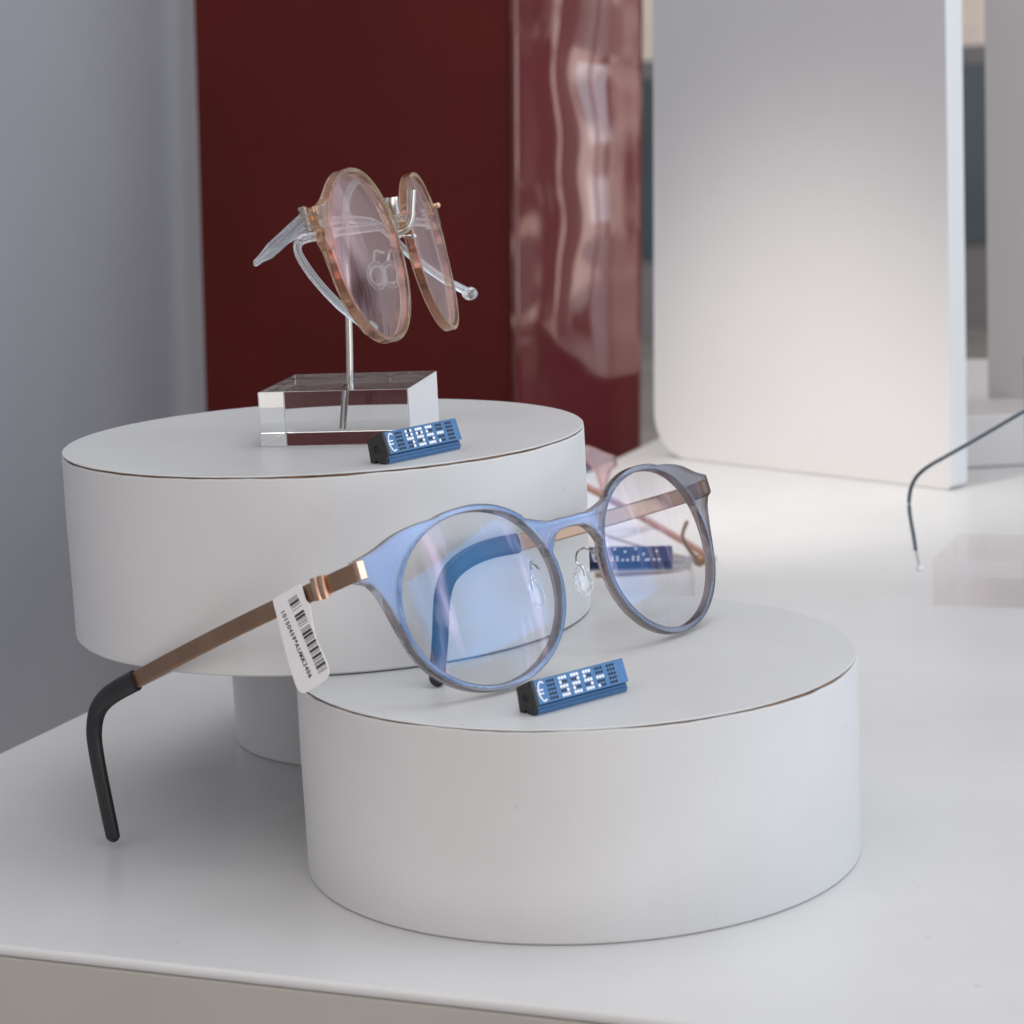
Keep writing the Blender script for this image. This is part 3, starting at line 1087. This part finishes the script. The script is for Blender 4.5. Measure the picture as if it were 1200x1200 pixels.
G2 = glasses_dims(33.96, 24.7, 22.8, 0.08, 1.35, 64.5, 14.3, 9.0)
G2['round'] = True
R2 = rot3(1.366, -.225, .059)
T2 = EYE + (Vector((-27.996, 658.594, 146.9)) - EYE) * K
g2 = thing('eyeglasses', 'clear amber-edged glasses with folded clear temples, hung on the acrylic stand', 'glasses', T2, R2 * K)
obj('frame_front', front_bm(G2, 3.0, 0.4, bridge_top=11.0, bridge_bot=8.6), None, g2, smooth=30, mats=[M['frame_amber'], M['wall_amber']])
for s_ in (-1, 1):
    obj('lens', lens_bm(G2, s_, 1.8), M['lens_pink'], g2, smooth=60)
for s_ in (-1, 1):
    cpad = Vector((s_ * 7.5, 6.5, -4.5))
    for rr, nm in ((4.2, 'nose_pad'),):
        bm = bmesh.new()
        ball(bm, (0, 0, 0), 1.0, 0.9, 3.0, 4.2)
        for v in bm.verts:
            v.co = v.co + cpad
        pd = obj(nm, bm, M['silicone'], g2)
        bm = bmesh.new()
        loop = [cpad + Vector((s_ * -0.2, 2.0 * math.cos(a), 2.6 * math.sin(a))) for a in [2 * PI * k / 24 for k in range(24)]]
        sweep(bm, loop, (1, 0, 0), (0.35, 0.35), 8, closed=True)
        obj('pad_core', bm, M['clear'], pd)
    bm = bmesh.new()
    sweep(bm, spline([(s_ * 9.2, 2.5, 1), (s_ * 8.6, 5, 2.2), (s_ * 7.6, 6.5, -0.5)], 6), (0, 1, 0), (0.4, 0.4), 8)
    obj('pad_arm', bm, M['steel'], g2)
# metal bridge sleeve and pins
bm = bmesh.new()
for q, y in (((462, 238), 655), ):
    c = at(q[0], q[1], y * K)
    sweep(bm, [at(458, 231, 655 * K), at(459, 240, 655 * K), at(461, 250, 656 * K)], (1, 0, 0), (1.9, 1.5), 14)
obj('bridge_sleeve', bm, M['steel'], g2, 'world')
bm = bmesh.new()
sweep(bm, [at(500, 243, 719 * K), at(513, 240, 719 * K)], (0, 0, 1), (0.6, 0.6), 10)
ball(bm, at(513, 240.5, 719 * K), 0.8)
obj('pin', bm, M['copper_bright'], g2, 'world')
bm = bmesh.new()
sweep(bm, [at(465, 277, 663 * K), at(486, 277, 663 * K)], (0, 0, 1), (0.4, 0.4), 10)
ball(bm, at(467, 277, 663 * K), 0.75); ball(bm, at(485, 277, 663 * K), 0.75)
obj('pin', bm, M['steel'], g2, 'world')
for xx in (-63.6, 63.6):
    bm = bmesh.new()
    for k in range(5):
        box(bm, (xx - 1.0, 5.0, 8.4 + k * 1.35), (xx + 1.0, 6.8, 9.5 + k * 1.35), 0.2)
    obj('hinge', bm, M['steel'], g2)
    bm = bmesh.new()
    box(bm, (xx * 0.962 - 1.6, 3.9, 10.8), (xx * 0.962 + 1.6, 5.1, 12.2), 0.3)
    obj('hinge_rivet', bm, M['copper_bright'], g2)
# temple from the far hinge, folded behind the lenses, its tip hanging at the left
pa = spline([at(509, 262, 722 * K), at(480, 260, 705 * K), at(440, 266, 680 * K), at(400, 271, 658 * K), at(368, 277, 643 * K), at(353, 281, 639 * K), at(348.5, 291, 640 * K), at(354, 305, 643 * K), at(370, 328, 649 * K), at(395, 355, 657 * K), at(417, 373, 663 * K), at(434, 385, 666 * K)], 6)
bm = bmesh.new()
sweep(bm, pa, (0, 0, 1), lambda u: (1.25, 1.0), 12)
tp = obj('temple', bm, M['clear'], g2, 'world', smooth=60)
bm = bmesh.new()
ball(bm, at(433.5, 384.5, 665 * K), 1.9, 1.15, 1, 1)
obj('temple_tip', bm, M['clear'], tp, 'world')
# temple from the near hinge: blade out to the left, then behind the lenses
pb = [at(359, 256, 604 * K), at(345, 268, 612 * K), at(322, 289, 626 * K), at(306, 303, 636 * K)]
bm = bmesh.new()
sweep(bm, spline(pb, 6) + [at(300, 308.5, 640 * K)], (0, 0, 1), lambda u: (1.9 - 1.1 * max(0, u - 0.75) / 0.25, 0.7), 12, power=3)
tp = obj('temple', bm, M['clear'], g2, 'world', smooth=60)
pc = [at(301, 308, 640.3 * K), at(320, 294, 646 * K), at(345, 277, 655 * K), at(368, 264, 665 * K), at(395, 258, 680 * K), at(420, 258, 695 * K), at(445, 265, 705 * K), at(480, 298, 718 * K), at(520, 327, 728 * K), at(548, 342, 734 * K)]
bm = bmesh.new()
sweep(bm, spline(pc, 6), (0, 0, 1), lambda u: (0.5 + 0.7 * min(1, u * 2), 0.5 + 0.4 * min(1, u * 2)), 12)
obj('temple_blade', bm, M['clear'], tp, 'world', smooth=60)
bm = bmesh.new()
ball(bm, at(550.5, 344, 734 * K), 1.9, 1.2, 1, 1)
obj('temple_tip', bm, M['clear'], tp, 'world')

# ================================================================== BACKGROUND TAG + FOLDED GLASSES (seen through the right lens)
pb_ = at(690, 668, 800)
zt = pb_.z
t3 = price_tag('dark navy price tag on a low acrylic block, seen through the right lens', pb_ + Vector((0, 0, 0.05)), math.radians(-8), 'cbabca', length=29.5, m=M['tag_navy'])
bm = bmesh.new()
box(bm, (-6, -3, 0.1), (36, 22, zt), 0.25)
rz = Matrix.Rotation(math.radians(-8), 3, 'Z')
for v in bm.verts:
    v.co = rz @ v.co + Vector((pb_.x, pb_.y, 0))
tag(obj('acrylic_block', bm, M['acrylic']), 'low clear acrylic block behind the low riser, under the navy price tag', 'display block')
G3 = glasses_dims(33, 22.5, 19.5, 0.1, 2.0, 64, 14, 9.5)
c3 = at(560, 604, 960)
c3.z = 23
g3 = thing('eyeglasses', 'folded pink-rimmed glasses lying on the table behind the risers', 'glasses', c3, rot3(0.25, -0.25, 0.0))
obj('frame_front', front_bm(G3, 3.5, 0.6), None, g3, smooth=30, mats=[M['frame_pink'], M['frame_pink']])
for s_ in (-1, 1):
    obj('lens', lens_bm(G3, s_), M['lens_clear'], g3, smooth=60)
bm = bmesh.new()
sweep(bm, spline([at(664, 560, 945), at(700, 577, 940), at(760, 611, 932), at(800, 634, 926), at(838, 657, 920)], 6), (0, 0, 1), (1.5, 0.6), 10, power=4)
tp = obj('temple', bm, M['frame_pink'], g3, 'world')
bm = bmesh.new()
sweep(bm, spline([at(664, 561, 943), at(700, 578, 938), at(760, 612, 930), at(800, 635, 924), at(838, 658, 918)], 6), (0, 0, 1), (0.6, 0.5), 8)
obj('metal_core', bm, M['copper'], tp, 'world')
bm = bmesh.new()
sweep(bm, spline([at(690, 620, 900), at(740, 637, 895), at(790, 650, 890), at(822, 658, 886)], 6), (0, 0, 1), (0.45, 0.45), 8)
tp = obj('temple', bm, M['copper'], g3, 'world')
bm = bmesh.new()
sweep(bm, spline([at(700, 669, 870), at(740, 667, 868), at(790, 663, 866), at(834, 655, 864)], 6), (0, 0, 1), (1.1, 0.6), 10)
ball(bm, at(820, 657, 866), 2.4, 1, 0.8, 1)
obj('temple_tip', bm, M['copper'], tp, 'world')
bm = bmesh.new()
sweep(bm, spline([at(805, 612, 900), at(800, 628, 890), at(808, 645, 880), at(818, 656, 868)], 6), (0, 0, 1), (0.9, 0.7), 10)
obj('hinge', bm, M['copper'], tp, 'world')

# ================================================================== RIGHT: acrylic block stand with wire glasses
q = at(1092, 711, 822)
p0 = Vector((152, 822, 0.1))
t = thing('acrylic_stand', 'blurred clear acrylic block stand at the right edge of the table', 'display stand', (178, 840, 0.1))
bm = bmesh.new()
Rb = Matrix.Rotation(-0.38, 3, 'Z')
box(bm, (0, 0, 0), (60, 50, 17), 0.3)
for v in bm.verts:
    v.co = Rb @ v.co + p0
obj('block', bm, M['acrylic_pale'], t, 'world', smooth=20)
bm = bmesh.new()
sweep(bm, [Vector((190, 835, 4)), Vector((190, 835, 88))], (1, 0, 0), (1, 1), 12)
obj('rod', bm, M['steel'], t, 'world')
RW = rot3(1.15, -.1, 0)
TW = Vector((210, 800, 92))
g4 = thing('eyeglasses', 'thin dark wire glasses at the right edge, one temple with a white tip in view', 'glasses', TW, RW)
G4 = glasses_dims(32, 22, 19, 0.08, 1.0, 62, 12, 9)
obj('frame_front', front_bm(G4, 1.2, 0.2, bridge_top=10, bridge_bot=8.6), None, g4, smooth=30, mats=[M['dark_wire'], M['dark_wire']])
for s_ in (-1, 1):
    obj('lens', lens_bm(G4, s_, 1.2), M['lens_clear'], g4, smooth=60)
bm = bmesh.new()
sweep(bm, spline([at(1290, 430, 850), at(1200, 482, 850), at(1140, 517, 850), at(1110, 534, 850), at(1086, 548, 850), at(1072, 562, 850), at(1066, 580, 850), at(1066, 600, 850), at(1071, 630, 850), at(1073, 645, 850)], 6), (0, 0, 1), (0.75, 0.75), 10)
tp = obj('temple', bm, M['dark_wire'], g4, 'world')
bm = bmesh.new()
sweep(bm, [at(1072.5, 640, 850), at(1077, 662, 850)], (0, 0, 1), (0.5, 0.5), 10)
obj('tip_wire', bm, M['steel'], tp, 'world')
bm = bmesh.new()
ball(bm, at(1077.5, 666, 850), 1.3)
obj('temple_tip', bm, M['dot_white'], tp, 'world')

# ================================================================== LIGHT
w = bpy.data.worlds.new('World')
sc.world = w
w.use_nodes = True
nt = w.node_tree
for n in list(nt.nodes):
    nt.nodes.remove(n)
out = nt.nodes.new('ShaderNodeOutputWorld')
bg = nt.nodes.new('ShaderNodeBackground')
tc = nt.nodes.new('ShaderNodeTexCoord')
sp = nt.nodes.new('ShaderNodeSeparateXYZ')
nt.links.new(tc.outputs['Generated'], sp.inputs[0])
# brighter on the street side behind and right of the camera, dim towards the inside of the shop
mr = nt.nodes.new('ShaderNodeMapRange')
mr.inputs['From Min'].default_value = -1
mr.inputs['From Max'].default_value = 1
mr.inputs['To Min'].default_value = 0.22
mr.inputs['To Max'].default_value = 1.12
dotn = nt.nodes.new('ShaderNodeVectorMath')
dotn.operation = 'DOT_PRODUCT'
dotn.inputs[1].default_value = (-0.22, -0.95, 0.2)
nt.links.new(tc.outputs['Generated'], dotn.inputs[0])
nt.links.new(dotn.outputs['Value'], mr.inputs['Value'])
cr = nt.nodes.new('ShaderNodeValToRGB')
cr.color_ramp.elements[0].position = 0.0
cr.color_ramp.elements[0].color = (1.0, 0.90, 0.875, 1)
cr.color_ramp.elements[1].position = 1.0
cr.color_ramp.elements[1].color = (0.95, 0.965, 1.0, 1)
mx = nt.nodes.new('ShaderNodeMapRange')
mx.inputs['From Min'].default_value = -1
mx.inputs['From Max'].default_value = 1
nt.links.new(sp.outputs['X'], mx.inputs['Value'])
nt.links.new(mx.outputs[0], cr.inputs[0])
nt.links.new(cr.outputs[0], bg.inputs['Color'])
# the street and the shop as light and dark patches
wn = nt.nodes.new('ShaderNodeTexNoise')
wn.noise_dimensions = '4D'
wn.inputs['W'].default_value = 3.4
wn.inputs['Scale'].default_value = 2.6
wn.inputs['Detail'].default_value = 2.5
nt.links.new(tc.outputs['Generated'], wn.inputs['Vector'])
wr = nt.nodes.new('ShaderNodeMapRange')
wr.interpolation_type = 'SMOOTHSTEP'
wr.inputs['From Min'].default_value = 0.42
wr.inputs['From Max'].default_value = 0.60
wr.inputs['To Min'].default_value = 0.16
wr.inputs['To Max'].default_value = 2.1
nt.links.new(wn.outputs['Fac'], wr.inputs['Value'])
wm = nt.nodes.new('ShaderNodeMath')
wm.operation = 'MULTIPLY'
nt.links.new(mr.outputs[0], wm.inputs[0])
nt.links.new(wr.outputs[0], wm.inputs[1])
nt.links.new(wm.outputs[0], bg.inputs['Strength'])
nt.links.new(bg.outputs[0], out.inputs['Surface'])

def area(name, loc, target, sx, sy, power, col):
    l = bpy.data.lights.new(name, 'AREA')
    l.shape = 'RECTANGLE'
    l.size = sx
    l.size_y = sy
    l.energy = power
    l.color = col
    o = bpy.data.objects.new(name, l)
    COL.objects.link(o)
    o.location = loc
    d = Vector(target) - Vector(loc)
    o.rotation_euler = d.to_track_quat('-Z', 'Y').to_euler()
    return o
area('shop_window_light', (1.15, 0.30, 0.40), (0, 0.46, 0.15), 1.05, 0.62, 4.4, (0.58, 0.79, 1.0))
area('ceiling_light', (0.35, 0.75, 1.7), (0.0, 0.7, 0.0), 0.9, 0.9, 4.6, (0.93, 0.98, 1.0))
l = bpy.data.lights.new('panel_foot_spot', 'SPOT')  # unseen spot added to brighten the foot of the white board
l.energy = 12.0
l.spot_size = math.radians(37)
l.spot_blend = 1.0
l.shadow_soft_size = 0.05
l.color = (1.0, 0.94, 0.88)
o = bpy.data.objects.new('panel_foot_spot', l)
COL.objects.link(o)
o.location = (-0.2, 0.75, 0.45)
o.rotation_euler = (Vector((0.135, 1.12, -0.045)) - Vector(o.location)).to_track_quat('-Z', 'Y').to_euler()

sc.cycles.max_bounces = 14
sc.cycles.transmission_bounces = 12
sc.cycles.transparent_max_bounces = 24
sc.cycles.glossy_bounces = 6
